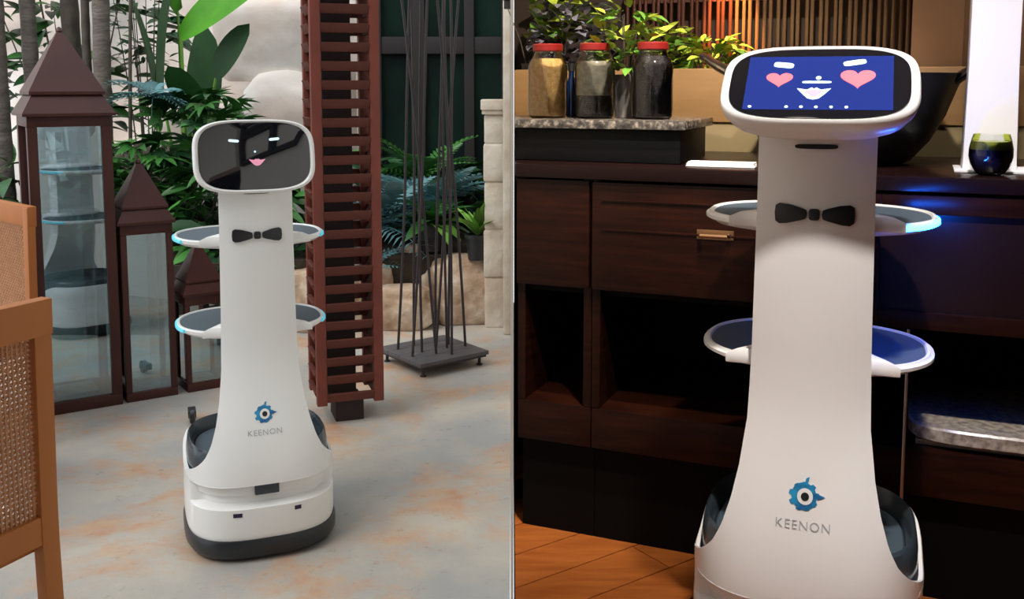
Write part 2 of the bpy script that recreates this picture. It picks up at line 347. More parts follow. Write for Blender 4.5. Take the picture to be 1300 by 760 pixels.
def robot(label, loc, rz, tilt, lit, headc):
    r = thing('serving_robot', label, 'robot', loc, rz, 'tray serving robots')
    # bumper skirt
    def ring(h, k, n=3.0, dy=0): return [(x, y+dy, h) for x, y, _ in sellip(BW*k, BD*k, n)]
    MB().loft([ring(.006, .93), ring(.012, .975), ring(.03, 1.02), ring(.058, 1.022), ring(.070, 1.0), ring(.072, .95)]).build('bumper', 'robot_black', r)
    # base body with front sensor slot
    def bring(h, k, dent=0):
        out = []
        for x, y, _ in sellip(BW*k, BD*k, 3.0, 96):
            a = abs(math.atan2(x, -y)); d = dent*(1-sm(R(50), R(58), a)); out.append((x*(1-d), y*(1-d), h))
        return out
    rings = [bring(.060, .965), bring(.066, .985), bring(.085, 1), bring(.166, 1), bring(.169, .998, .02), bring(.174, .996, .13), bring(.231, .996, .13), bring(.2335, .998, .02), bring(.236, 1), bring(.248, 1, .04), bring(.253, .99, .04), bring(.253, .955, .04), bring(.2, .94, .04)]
    for rg_ in rings[9:12]: rg_[:] = [(x, y, h+.045*sm(-.03, .16, y)) for x, y, h in rg_]
    body = MB().loft(rings).build('base_body', 'robot_white', r)
    # lip with the two depth sensors, lidar in the slot
    for sx, wd in ((-1, .026), (1, .020)):
        x0 = sx*.088
        MB().loft([[(x0+dx, base_y(x0+dx)+.001-o_, .150+dz) for dx, dz in ((-wd/2, -.006), (wd/2, -.006), (wd/2, .006), (-wd/2, .006))] for o_ in (-.004, .0025)]).build('sensor', 'sensor', body)
    bx(-.036, .036, -.236, -.19, .200, .2335).build('lidar', 'robot_tub', body, .004)
    # front shell: flared foot running up into the column
    hs = [.237, .242, .247, .252, .257, .263, .269, .275, .285, .295, .307, .32, .34, .355, .365, .375, .385, .395, .405, .415, .425, .435, .445, .455, .47, .49, .51, .56, .62, .7, .8, .9, 1.0, 1.06, 1.1, 1.15]
    S = [math.sin(math.pi/2*k/12) for k in range(-12, 13)]
    rg = []
    for h in hs:
        wd = interp(WT, h); wd *= 1-(1-BW/.2375)*sm(.13, .22, wd); t = .018+.075*sm(.3, .55, h)
        rg.append([(wd*s, yf(wd*s, h), h) for s in S]+[(wd*s*.93, yf(wd*s*.97, h)+t, h) for s in reversed(S)])
    MB().loft(rg).build('column', 'robot_white', r, ang=50)
    # dark tub on top of the base
    def tring(h, k): return [(x, y*.90+.014, h) for x, y, _ in sellip(BW*k, BD*k, 2.8)]
    tub = MB().loft([tring(.22, .955), tring(.29, .95), tring(.316, .93), tring(.322, .905), tring(.312, .87), tring(.278, .84)]).build('base_tub', 'robot_tub', r)
    MB().loft([[(x, y*.9+.014, h) for x, y, _ in sellip(BW*.825, BD*.825, 2.8)] for h in (.277, .2815)]).build('mat', 'robot_mat', tub)
    # two trays
    for z in (.668, .945):
        cy = .075
        def tr(h, k, hd=.195): return [(x, y+cy, z+h) for x, y, _ in sellip(BW*1.01*k, hd*k, 2.35)]
        t = MB().loft([tr(-.026, .78), tr(-.020, .93), tr(-.010, .99), tr(0, 1.0), tr(.004, .99), tr(.004, .965), tr(-.002, .95)]).build('tray', 'robot_white', r)
        MB().loft([tr(-.004, .955), tr(.0005, .95)]).build('tray_mat', 'robot_mat', t)
        # white collar where the tray meets the column
        pl = [(-.165, -.115), (.165, -.115), (.125, -.055), (.10, -.03), (-.10, -.03), (-.125, -.055)]
        MB().loft([[(x, y, z-.01) for x, y in pl], [(x, y, z+.010) for x, y in pl], [(x*.86, y*.86-.012, z+.020) for x, y in pl]]).build('tray_bracket', 'robot_white', t, .003)
        for sd in (-1, 1):
            pts = []
            for k in range(13):
                a = R((-50 if lit else -25)+(95 if lit else 70)*k/12); c, s_ = math.cos(a), math.sin(a)
                pts.append((sd*BW*1.012*abs(c)**(2/2.35), cy+math.copysign(.197*abs(s_)**(2/2.35), s_), z-.005))
            MB().tube(pts, .0062, 6).build('led_strip', 'led_on' if (lit and z > .8 and sd == 1) else ('led_dim' if not lit else 'robot_white'), t)
    # head
    C = Vector(headc); n = Vector((0, -math.cos(tilt), math.sin(tilt))); up = Vector((0, math.sin(tilt), math.cos(tilt)))
    def hp(u, v, d): return tuple(C+Vector((u, 0, 0))+up*v+n*d)
    HU, HV = .177, .110
    def hr(d, k, ex=0, N=72): return [hp(u, v, d) for u, v, _ in sellip(HU*k+ex, HV*k+ex, 3.6, N)]
    head = MB().loft([hr(-.062, .62), hr(-.056, .80), hr(-.042, .90), hr(-.02, .975), hr(-.004, 1), hr(.006, .985), hr(.009, .955), hr(.007, .925), hr(.002, .90)]).build('head', 'robot_white', r, ang=50)
    scr = MB().loft([hr(.0015, .915), hr(.0062, .905), hr(.0066, .88)]).build('screen', 'screen_black', head, ang=50)
    def flat(poly, d, name, m, par): return MB().loft([[hp(u, v, d-.0012) for u, v in poly], [hp(u, v, d) for u, v in poly]]).build(name, m, par, smooth=False)
    DU, DV = .130, .076
    if lit:
        flat([(-DU, -DV), (DU, -DV), (DU, DV), (-DU, DV)], .0072, 'display', 'display_blue', scr)
    def uv(fu, fv): return (-DU+2*DU*fu, DV-2*DV*fv)
    def rot(poly, a, cx, cy): return [(cx+x*math.cos(a)-y*math.sin(a), cy+x*math.sin(a)+y*math.cos(a)) for x, y in poly]
    def bar(wd, hh): return [(wd/2*abs(c)**.4*(1 if c > 0 else -1), hh/2*abs(s_)**.6*(1 if s_ > 0 else -1)) for c, s_ in [(math.cos(t), math.sin(t)) for t in [2*math.pi*(k+.5)/20 for k in range(20)]]]
    lips = [(-.030, .010), (-.012, .007), (-.004, .012), (0, .009), (.004, .012), (.012, .007), (.030, .010), (.020, -.002), (.010, -.012), (0, -.015), (-.010, -.012), (-.020, -.002)]
    if lit:
        flat(rot(bar(.037, .015), R(-9), *uv(.25, .17)), .008, 'eyebrow', 'paleblue', scr)
        flat(rot(bar(.041, .014), R(12), *uv(.74, .13)), .008, 'eyebrow', 'paleblue', scr)
        for fu, fv, s_ in ((.23, .44, .0245), (.765, .42, .031)):
            h = heart(s_); cx, cy = uv(fu, fv); flat([(cx+x, cy+y*.95) for x, y in h], .008, 'heart_eye', 'pink', scr)
        cx, cy = uv(.49, .50); flat([(cx+x, cy+y) for x, y in bar(.052, .006)], .008, 'nose_line', 'paleblue', scr)
        cx, cy = uv(.50, .42); flat([(cx+x, cy+y) for x, y in circle(.005, 12)], .008, 'nose_dot', 'paleblue', scr)
        cx, cy = uv(.475, .70); flat([(cx+x, cy+y*1.25) for x, y in lips], .008, 'mouth', 'paleblue', scr)
        flat([(cx+x*.55, cy+y*.8) for x, y in lips], .0086, 'lips', 'palepink', scr)
        for fu in (.05, .30, .40, .50, .60, .70):
            cx, cy = uv(fu, .955); flat([(cx+x, cy+y) for x, y in circle(.0032, 10)], .008, 'icon_dot', 'paleblue', scr)
    else:
        flat(rot(bar(.030, .008), R(-6), *uv(.27, .20)), .008, 'eyebrow', 'paleblue', scr)
        flat(rot(bar(.030, .008), R(5), *uv(.72, .18)), .008, 'eyebrow', 'paleblue', scr)
        cx, cy = uv(.52, .62); flat([(cx+x*.8, cy+y*.8) for x, y in lips], .008, 'lips', 'palepink', scr)
        cx, cy = uv(.50, .42); flat([(cx+x, cy+y) for x, y in circle(.003, 10)], .008, 'nose_dot', 'paleblue', scr)
    # card slot, bow tie
    decal(bar(.078, .009), 0, 1.098, .003).build('card_slot', 'robot_black', r)
    bt = thing('x', None, None); bpy.data.objects.remove(bt)
    knot = decal(bar(.020, .022), 0, .970, .006).build('bow_tie', 'robot_black', r, .001)
    for sd in (-1, 1):
        wing = [(.015, -.008), (.022, -.011), (.05, -.0185), (.064, -.020), (.0715, -.015), (.073, 0), (.0715, .015), (.064, .0195), (.045, .0175), (.022, .011), (.015, .008), (.0135, 0)]
        decal([(x*sd, z) for x, z in (wing if sd == 1 else wing[::-1])], 0, .970, .006).build('wing', 'robot_black', knot, .001)
    # emblem and lettering
    gear = []
    for k in range(72):
        t = 2*math.pi*k/72; rr = .0245*(1+.16*(1 if math.sin(9*t+.6) > 0 else -.4)*(.6+.4*math.sin(2*t+1)))
        gear.append((rr*math.cos(t), rr*math.sin(t)))
    lg = decal(gear, 0, .437, .001).build('emblem', 'logo_blue', r)
    decal(circle(.0145, 24), .002, .437, .0016).build('emblem_ring', 'robot_white', lg)
    decal(circle(.0075, 20), .002, .437, .0022).build('emblem_eye', 'robot_black', lg)
    decal([(-.0025, 0), (.0035, .001), (.007, .016), (.001, .013)], .002, .456, .0016).build('emblem_spike', 'logo_blue', lg)
    decal([(0, -.004), (.014, .002), (.0, .007)], .024, .437, .0016).build('emblem_beak', 'logo_blue', lg)
    me = text_poly_mesh('KEENON', .0235)
    for v in me.vertices: x, z = v.co.x*1.0, v.co.y+.385; v.co = (x, yf(x, z)-.0011, z)
    me.materials.append(M['print_grey']); tx = link('lettering', me, r)
    return r
robot('white tray robot with dark reflective screen standing on the stone terrace', (-.815, 3.05, 0), R(21), R(12), False, (0, -.150, 1.205))
robot('white tray robot with heart eyes on a blue screen beside the buffet counter', (.624, 1.99, FZ), R(-20), R(50), True, (0, -.165, 1.212))

# ================================================================== TERRACE THINGS
def lantern(label, wd, zb, zt, loc, rz):
    """wd: body width, zb: body top, zt: apex"""
    r = thing('garden_lantern', label, 'lantern', loc, rz, 'brown metal garden lanterns'); h = wd/2; p = max(.022, wd*.12); B = .05 if wd > .3 else .04
    bx(-h, h, -h, h, 0.0, B).build('base', 'lantern_brown', r, .004)
    for sx in (-1, 1):
        for sy in (-1, 1):
            a, b = sorted((sx*h, sx*(h-p))); c, d = sorted((sy*h, sy*(h-p)))
            bx(a, b, c, d, B, zb-.045).build('post', 'lantern_brown', r, .003)
    bx(-h, h, -h, h, zb-.045, zb).build('top_rail', 'lantern_brown', r, .003)
    g = h-p*.5
    for k in range(4):
        o = bx(-(h-p), h-p, -g-.002, -g+.002, B, zb-.045).build('glass_pane', 'lantern_glass', r, smooth=False); o.rotation_euler.z = k*math.pi/2
    e = h*1.10; T = zt-zb
    sq = lambda a, z: [(-a, -a, z), (a, -a, z), (a, a, z), (-a, a, z)]
    MB().loft([sq(e, zb), sq(e, zb+.012), sq(h*.80, zb+T*.27)]).build('lower_roof', 'lantern_brown', r, smooth=False)
    MB().loft([sq(h*.90, zb+T*.245), sq(h*.90, zb+T*.28), sq(.012, zt-.012)]).build('upper_roof', 'lantern_brown', r, smooth=False)
    MB().lathe([(.008, zt-.02), (.014, zt-.006), (.010, zt+.006), (.003, zt+.012)], 12).build('finial', 'lantern_brown', r)
    bx(-h*.5, h*.5, -h*.5, h*.5, B, B+.01).build('candle_tray', 'pillar_stone', r, .002)
lantern('tall brown metal lantern, the largest, behind the cane chairs', .333, 1.285, 1.655, (-1.965, 4.32, 0), R(33))
lantern('middle sized brown metal lantern with narrow glass', .225, .80, 1.075, (-1.69, 4.44, 0), R(33))
lantern('smallest brown metal lantern behind the robot trays', .185, .45, .69, (-1.475, 4.56, 0), R(35))

def louvre():
    r = thing('louvre_tower', 'tall reddish wood louvre tower standing behind the robot', 'louvre tower', (-.72, 4.15, 0), R(19)); h = .14
    bx(-.06, .06, -.10, .05, 0, .09).build('foot', 'louvre_core', r, .004)
    for sx in (-1, 1):
        for sy in (-1, 1):
            a, b = sorted((sx*h, sx*(h-.042))); c, d = sorted((sy*h, sy*(h-.042)))
            bx(a, b, c, d, .085, 2.4).build('post', 'louvre_wood', r, .004)
    sl = MB().box(-h+.042, h-.042, -.006-.011, .011-.006, -.019, .019)
    for v in range(len(sl.v)):
        x, y, z = sl.v[v]; sl.v[v] = (x, y-z*.45, z)
    me = sl.mesh('slat', 'louvre_slat', .002)
    for k in range(31):
        z = .115+k*.0765
        for q in range(4):
            a = q*math.pi/2; o = link('slat', me, r, (math.sin(a)*(h-.017), -math.cos(a)*(h-.017), z), a)
    bx(-.085, .035, -.06, .085, .09, 2.38).build('core', 'louvre_core', r)
louvre()

def rods():
    r = thing('rod_sculpture', 'sculpture of thin dark steel rods rising from a low square plate', 'sculpture', (-.405, 4.93, 0), R(38))
    hh = .205
    for k in range(4):
        y0 = -hh+k*hh/2; bx(-hh, hh, y0+.001, y0+hh/2-.001, .055, .075).build('plank', 'plate_grey', r, .002)
    bx(-hh+.01, hh-.01, -hh+.01, hh-.01, .043, .055).build('plate_frame', 'steel_dark', r)
    for sx in (-1, 1):
        for sy in (-1, 1): MB().lathe([(.016, 0), (.016, .006), (.008, .008), (.008, .045)], 10, (sx*.17, sy*.17, 0)).build('foot', 'steel_dark', r)
    # each rod: base in plate coordinates, then the lean
    for bx_, by_, lx, ly in ((-.15, .10, .10, -.04), (-.16, -.06, .15, .02), (-.03, .12, -.02, -.02), (-.08, -.02, .02, .02), (.01, -.15, .02, .07), (.06, -.03, .03, .04), (.10, .12, .02, -.06), (.16, -.06, -.14, .06), (.03, .03, .22, .02), (-.03, -.09, -.16, .12), (.12, .02, .10, .12)):
        pts = [(bx_+lx*t+.010*math.sin(5*t+bx_*40), by_+ly*t, .075+2.15*t) for t in [i/8 for i in range(9)]]
        MB().tube(pts, .0068, 6).build('rod', 'steel_dark', r)
rods()

def chair(label, loc, rz):
    r = thing('cane_chair', label, 'chair', loc, rz, 'cane back chairs at the table'); H = .945
    def post(sx):
        return MB().loft([[(sx*.245+dx, y+dy, z) for dx, dy in ((-.0225, -.016), (.0225, -.016), (.0225, .016), (-.0225, .016))] for y, z in ((-.012, 0), (0, .40), (0, .5), (-.008, H))])
    for sx in (-1, 1): post(sx).build('back_post', 'chair_wood', r, .004)
    MB().loft([[(x, y-.012*zf, z) for y, z, zf in ((-.017, H-.075, .85), (.017, H-.075, .85), (.017, H+.006, 1), (-.017, H+.006, 1))] for x in (-.268, 0, .268)]).build('top_rail', 'chair_wood', r, .005)
    bx(-.224, .224, -.014, .014, .40, .465).build('bottom_rail', 'chair_wood', r, .004)
    # woven cane panel
    mb = MB(); p = .0115
    for i in range(39):
        x = -.222+i*p; mb.box(x-.0021, x+.0021, -.004, -.0005, .465, .885)
    for i in range(37):
        z = .467+i*p; mb.box(-.223, .223, -.001, .0025, z-.0021, z+.0021)
    for sg in (-1, 1):
        for i in range(-36, 40):
            x0 = i*.0115*1.0
            a = max(-.223, -.223 if sg > 0 else -.223)
            # diagonal strand clipped to the panel
            zc = .675; pts = []
            for t in (-.21, .21):
                pts.append((x0+sg*t, zc+t))
            (xa, za), (xb, zb) = pts
            def clip(xa, za, xb, zb):
                if xa > xb: xa, za, xb, zb = xb, zb, xa, za
                if xb < -.222 or xa > .222: return None
                if xa < -.222: za += (zb-za)*(-.222-xa)/(xb-xa); xa = -.222
                if xb > .222: zb -= (zb-za)*(xb-.222)/(xb-xa); xb = .222
                return xa, za, xb, zb
            c = clip(xa, za, xb, zb)
            if not c or i % 2: continue
            xa, za, xb, zb = c; w_ = .0024
            mb.add([(xa-w_, .003, za), (xa+w_, .003, za), (xb+w_, .003, zb), (xb-w_, .003, zb), (xa-w_, .0045, za), (xa+w_, .0045, za), (xb+w_, .0045, zb), (xb-w_, .0045, zb)],
                   [(3, 2, 1, 0), (4, 5, 6, 7), (0, 1, 5, 4), (1, 2, 6, 5), (2, 3, 7, 6), (3, 0, 4, 7)])
    mb.build('cane_panel', 'cane', r, smooth=False)['kind'] = 'stuff'
    bx(-.245, .245, .02, .47, .375, .425).build('seat_frame', 'chair_wood', r, .005)
    MB().loft([[(x, .245+y, z) for x, y, _ in sellip(.235*k, .22*k, 5)] for z, k in ((.425, .96), (.435, 1), (.465, 1), (.478, .94))]).build('cushion', 'cushion', r)
    for sx in (-1, 1): MB().loft([[(sx*.22+dx*k, .44+dy*k, z) for dx, dy in ((-.022, -.022), (.022, -.022), (.022, .022), (-.022, .022))] for z, k in ((0, .7), (.375, 1))]).build('leg', 'chair_wood', r, .003)
chair('cane back wooden chair with its back turned, its top rail rising above the table edge', (-1.145, 1.888, 0), R(65))
chair('cane back wooden chair in front of the tallest lantern', (-2.05, 3.93, 0), R(137.3))
def table():
    r = thing('dining_table', 'brown wooden table between the two cane chairs', 'table', (-2.06, 2.96, 0), R(42)); h = .355
    for k in range(5):
        y0 = -h+k*2*h/5; bx(-h, h, y0+.001, y0+2*h/5-.001, .715, .745).build('plank', 'chair_wood', r, .003)
    bx(-h+.03, h-.03, -h+.03, h-.03, .66, .714).build('apron', 'chair_wood', r, .004)
    MB().lathe([(.22, 0), (.22, .02), (.06, .05), (.05, .3), (.06, .64), (.14, .66)], 24).build('pedestal', 'chair_wood', r)
table()
def wheel():
    r = thing('castor', 'small black rubber castor on the floor beside the robot', 'wheel', (-1.345, 4.02, 0), R(20))
    o = MB().loft([[(x, rr*math.cos(a), .032+rr*math.sin(a)) for a in [2*math.pi*k/20 for k in range(20)]] for x, rr in ((-.012, .022), (-.009, .030), (.009, .030), (.012, .022))]).build('tyre', 'robot_black', r)
    bx(-.016, .016, -.012, .06, .025, .055).build('bracket', 'steel_dark', r, .003)
wheel()

# boulders and pots
def boulder_mesh(name, sx, sy, sz, seed, m='boulder', sub=4, pw=.55, rough=.10):
    bm = bmesh.new(); bmesh.ops.create_icosphere(bm, subdivisions=sub, radius=1)
    for v in bm.verts:
        c = v.co.normalized(); q = Vector([math.copysign(abs(t)**pw, t) for t in c]); q.z = max(q.z, -.8)
        d = 1+rough*noise.noise(c*1.6+Vector((seed*3.1, seed, 0)))*2+rough*.5*noise.noise(c*4+Vector((seed, 0, seed*2)))
        v.co = Vector((q.x*sx, q.y*sy, (q.z+.8)*sz))*1.0; v.co.x *= d; v.co.y *= d; v.co.z *= (1+(d-1)*.5)
    me = bpy.data.meshes.new(name); bm.to_mesh(me); bm.free(); me.materials.append(M[m]); me.shade_smooth(); return me
for i, (x, y, sx, sy, sz, lab, rz) in enumerate((
    (-.275, 5.83, .20, .12, .225, 'big flat faced boulder under the pot of strap leaves', .1),
    (-.47, 5.95, .12, .09, .20, 'cream boulder wedged between the two pots', .3),
    (-.90, 5.84, .17, .10, .205, 'pale upright boulder beside the louvre tower', .1),
    (-.66, 5.70, .20, .13, .135, 'low brown boulder at the foot of the planting bed', -.1),
    (-.60, 6.02, .17, .10, .235, 'pale boulder under the wide black pot', .2),
    (-1.08, 5.66, .22, .13, .20, 'rounded boulder behind the louvre tower', .15))):
    o = link('boulder', boulder_mesh('boulder', sx, sy, sz, i+1), None, (x, y, 0), rz); tag(o, lab, 'boulder', 'boulders edging the planting bed')
for i, (x, y, z, sx, sy, sz) in enumerate(((-1.82, 8.0, .3, .42, .25, .66), (-2.55, 8.1, .3, .45, .22, .55), (-1.95, 8.15, 1.45, .5, .2, .42))):
    o = link('boulder', boulder_mesh('boulder', sx, sy, sz, i+11, 'rockwall', 4, .7, .08), None, (x, y, z)); tag(o, ('round pale pink boulder against the rock wall', 'squat pale boulder against the rock wall', 'pale ledge of rock high on the rock wall')[i], 'boulder', 'pale rocks in the planting bed')
def pillar():
    r = struct(link('pillar', None, None, (-.088, 5.74, 0)), 'pale stone pillar with a cap beside the partition')
    for k, (z0, z1) in enumerate(((0, .30), (.30, .58), (.58, .86), (.86, 1.08), (1.08, 1.25))):
        j = .005*(k % 2); bx(-.072-j, .078, -.075-j, .075, z0+.003, z1-.003).build('stone', 'pillar_stone', r, .012)
    bx(-.068, .074, -.07, .07, 0, 1.25).build('pillar_core', 'pillar_stone', r)
    bx(-.085, .08, -.09, .09, 1.25, 1.275).build('cap_moulding', 'pillar_stone', r, .006); bx(-.092, .08, -.10, .10, 1.275, 1.335).build('cap', 'pillar_stone', r, .008)
    struct(bx(-.05, -.008, 5.5, 5.62, 0, 3.2).build('trim_4', 'pillar_stone', bevel=.01))
pillar()

# ------------------------------------------------------------------ foliage
def leaf_me(name, m, L, W, nseg=6, droop=.25, fold=.25, shape='lance'):
    vs = []; fs = []
    for i in range(nseg+1):
        t = i/nseg; prof = math.sin(math.pi*min(1, t**.75*.97+.03))**.8 if shape == 'lance' else (math.sin(math.pi*(t*.94+.05))**.5)
        if i == nseg: prof = .02
        w_ = W/2*prof; z = -droop*L*t*t; y = L*t*(1-.15*droop*t)
        vs += [(-w_, y, z+fold*w_), (0, y, z), (w_, y, z+fold*w_)]
    for i in range(nseg):
        a = i*3; fs += [(a, a+1, a+4, a+3), (a+1, a+2, a+5, a+4)]
    mb = MB(); mb.add(vs, fs); return mb, name, m
def lmesh(*a, **k):
    mb, n, m = leaf_me(*a, **k); me = bpy.data.meshes.new(n); me.from_pydata(mb.v, [], mb.f); me.materials.append(M[m]); me.shade_smooth(); return me
def palmate(m, L):
    mb = MB()
    for k in range(7):
        a = R(-105+35*k); ll = L*(1-.35*abs(k-3)/3); b, _, _ = leaf_me('x', m, ll, ll*.26, 4, .25, .2)
        mb.add([(x*math.cos(a)+y*math.sin(a), y*math.cos(a)-x*math.sin(a), z) for x, y, z in b.v], b.f)
    me = bpy.data.meshes.new('leaf'); me.from_pydata(mb.v, [], mb.f); me.materials.append(M[m]); me.shade_smooth(); return me
def frond(m, L, n=13, lw=.28, droop=.55):
    mb = MB()
    P = lambda t: (0, L*t*(1-.2*t*droop), L*(.12*t-droop*t*t))
    mb.tube([P(i/6) for i in range(7)], [.006*(1-.8*i/6)*L/.6 for i in range(7)], 4)
    for i in range(1, n+1):
        t = i/(n+.5); x, y, z = P(t); ll = L*lw*math.sin(math.pi*(t*.85+.12))**.7; w_ = ll*.11
        for s in (-1, 1):
            tip = (s*ll*.9, y+ll*.42, z-ll*.25); mid = (s*ll*.45, y+ll*.2, z-.02*ll)
            mb.add([(0, y-w_*.4, z), (0, y+w_*.4, z), (mid[0], mid[1]+w_, mid[2]), (mid[0], mid[1]-w_, mid[2]), tip], [(0, 1, 2, 3), (3, 2, 4)])
    me = bpy.data.meshes.new('frond'); me.from_pydata(mb.v, [], mb.f); me.materials.append(M[m]); me.shade_smooth(); return me
def put(name, me, par, p, d, roll=0, s=1):
    d = Vector(d).normalized(); x = d.cross(Vector((0, 0, 1)));
    if x.length < 1e-3: x = Vector((1, 0, 0))
    x.normalize(); z = x.cross(d); m = Matrix((x, d, z)).transposed().to_4x4() @ Matrix.Rotation(roll, 4, 'Y')
    o = bpy.data.objects.new(name, me); col.objects.link(o); o.parent = par
    o.matrix_local = Matrix.Translation(p) @ m @ Matrix.Scale(s, 4); return o
rnd = random.uniform
def bush(name, label, cat, loc, meshes, n, rx, ry, z0, z1, group=None, stem='trunk_dark', pn='leaf', smin=.7, smax=1.2, upb=.3, ns=5, srad=.008):
    r = thing(name, label, cat, loc, 0, group)
    tips = []
    for k in range(ns):
        a = rnd(0, 6.28); q = rnd(.2, .8); e = (rx*q*math.cos(a), ry*q*math.sin(a), z0+(z1-z0)*rnd(.55, .95)); tips.append(e)
        MB().tube([(e[0]*.1, e[1]*.1, 0), (e[0]*.5, e[1]*.5, e[2]*.55), e], [srad, srad*.8, srad*.4], 5).build('stem', stem, r)
    for i in range(n):
        a = rnd(0, 6.28); q = math.sqrt(rnd(.05, 1)); t = rnd(0, 1); z = z0+(z1-z0)*t; k = math.sqrt(max(.15, 1-(2*t-1)**2*.75))
        p = (rx*q*k*math.cos(a), ry*q*k*math.sin(a), z)
        d = (math.cos(a)+rnd(-.5, .5), math.sin(a)+rnd(-.5, .5), upb+rnd(-.6, .5)); me = random.choice(meshes); sc = rnd(smin, smax)
        ll = max(v.co.y for v in me.vertices)*sc; X = loc[0]+p[0]+Vector(d).normalized()[0]*ll
        if abs(X) < .05 or X*loc[0] < 0: continue
        put(pn, me, r, p, d, rnd(-.6, .6), sc)
    return r
def rosette(name, label, cat, loc, meshes, n, group=None, pn='frond', el=(.3, 1.1), smin=.8, smax=1.15, parent=None, arc=(0, 6.28)):
    r = thing(name, label, cat, loc, 0, group) if parent is None else parent
    for i in range(n):
        a = arc[0]+(arc[1]-arc[0])*(i+rnd(-.3, .3))/n; e = rnd(*el)
        X = (r.location.x)+math.cos(a)*math.cos(e)*.55+.08*abs(math.sin(a))
        if parent is None and X > -.06: continue
        put(pn, random.choice(meshes), r, (0, 0, .02 if parent is None else loc[2]), (math.cos(a)*math.cos(e), math.sin(a)*math.cos(e), math.sin(e)), rnd(-.3, .3), rnd(smin, smax))
    return r
BZ = .40
# palms / bamboo trunks
def trunk(label, x, y, r0, H, lean, m='trunk', rings=9):
    r = thing('palm_trunk', label, 'tree trunk', (x, y, BZ), 0, 'slender trunks behind the lanterns')
    prof = []; n = 40
    mb = MB(); pts = []; rad = []
    for i in range(n+1):
        t = i/n; pts.append((lean*t*H+.02*math.sin(3*t+x), 0, H*t)); rad.append(r0*(1-.15*t)*(1+(.07 if i % 4 == 0 else 0)))
    mb.tube(pts, rad, 12).build('stem', m, r)
    fm = frond('leaf_mid', .55, 16, .35, .5)
    for k in range(7 if r0 > .05 else 0):
        a = k*.9; put('frond', fm, r, pts[-1], (math.cos(a), math.sin(a), .5), 0, 1)
for a in (('ringed grey palm trunk standing apart beyond the tallest lantern', -3.33, 6.45, .058, 3.0, .004), ('pale ringed palm trunk above the tallest lantern', -3.17, 6.6, .052, 3.1, -.01),
          ('dark leaning palm trunk behind the tallest lantern', -2.92, 6.7, .062, 3.0, -.02, 'trunk_dark'), ('thin dark trunk beside the pyramid roof', -2.72, 6.4, .028, 2.8, .0, 'trunk_dark'),
          ('stout ringed palm trunk between lantern and banana plant', -2.62, 6.35, .056, 3.0, .015), ('very thin stem before the bright wall', -2.48, 6.4, .012, 2.4, .03, 'trunk_dark'),
          ('thin pale cane stem beside the ringed grey trunk', -3.42, 6.2, .016, 2.6, .03)): trunk(*a)
# banana plant with large paddle leaves
def banana():
    r = thing('banana_plant', 'banana plant with huge paddle leaves', 'plant', (-2.15, 6.5, BZ))
    MB().tube([(0, 0, 0), (.01, 0, .5), (.0, 0, .9)], [.05, .045, .03], 10).build('stem', 'leaf_lime', r)
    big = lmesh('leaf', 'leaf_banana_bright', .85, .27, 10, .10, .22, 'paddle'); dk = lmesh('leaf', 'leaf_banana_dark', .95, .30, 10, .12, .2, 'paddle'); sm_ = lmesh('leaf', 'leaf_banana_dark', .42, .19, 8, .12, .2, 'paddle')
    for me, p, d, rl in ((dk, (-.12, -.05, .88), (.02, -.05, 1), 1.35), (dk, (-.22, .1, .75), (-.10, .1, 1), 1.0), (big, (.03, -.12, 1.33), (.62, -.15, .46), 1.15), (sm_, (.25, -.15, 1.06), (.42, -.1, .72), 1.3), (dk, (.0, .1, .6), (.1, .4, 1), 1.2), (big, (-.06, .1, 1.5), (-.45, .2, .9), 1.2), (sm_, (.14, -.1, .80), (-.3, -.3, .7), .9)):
        MB().tube([(0, 0, .15), tuple(c*.7 for c in p), p], [.016, .012, .008], 6).build('petiole', 'leaf_lime', r)
        put('leaf', me, r, p, d, rl)
banana()
pm = [palmate('leaf_mid', .19), palmate('leaf_mid', .15), palmate('leaf_dark', .19)]
ln = [lmesh('leaf', 'leaf_mid', .22, .075, 5, .3), lmesh('leaf', 'leaf_dark', .25, .085, 5, .3), lmesh('leaf', 'leaf_mid', .17, .06, 5, .2)]
ld = [lmesh('leaf', 'leaf_dark', .28, .10, 5, .3), lmesh('leaf', 'leaf_dark', .22, .08, 5, .3), lmesh('leaf', 'leaf_mid', .24, .08, 5, .3)]
lb = [frond('leaf_blue', .50, 13, .3, .5), frond('leaf_blue', .40, 11, .3, .6)]
lf = [frond('leaf_mid', .45, 13, .3, .5), frond('leaf_dark', .5, 13, .3, .5)]
bush('aralia_shrub', 'bushy shrub of finger shaped leaves behind the robot head', 'shrub', (-1.95, 6.15, BZ), pm, 150, .36, .30, .05, .98, 'leafy shrubs in the planting bed')
bush('aralia_shrub', 'shrub of finger shaped leaves between the two smaller lanterns', 'shrub', (-2.30, 6.05, BZ), pm, 110, .30, .28, -.05, .68, 'leafy shrubs in the planting bed')
bush('lance_shrub', 'shrub of narrow leaves hanging low behind the robot trays', 'shrub', (-1.62, 5.85, BZ), ln, 190, .40, .25, -.30, .55, 'leafy shrubs in the planting bed', upb=-.1)
bush('lance_shrub', 'dark shrub of broad leaves behind the tallest lantern', 'shrub', (-3.0, 6.2, BZ), ld, 200, .70, .35, -.30, .62, 'leafy shrubs in the planting bed')
bush('lance_shrub', 'dark leafy shrub filling in behind the middle lantern', 'shrub', (-2.30, 6.9, BZ), ld, 170, .62, .3, -.2, .52, 'leafy shrubs in the planting bed')
bush('lance_shrub', 'dark leafy shrub behind the louvre tower', 'shrub', (-1.35, 6.7, BZ), ld, 180, .45, .35, -.1, .55, 'leafy shrubs in the planting bed')
bush('lance_shrub', 'dark leafy shrub before the glazed doors', 'shrub', (-.55, 6.75, BZ), ld, 170, .46, .2, -.1, .45, 'leafy shrubs in the planting bed')
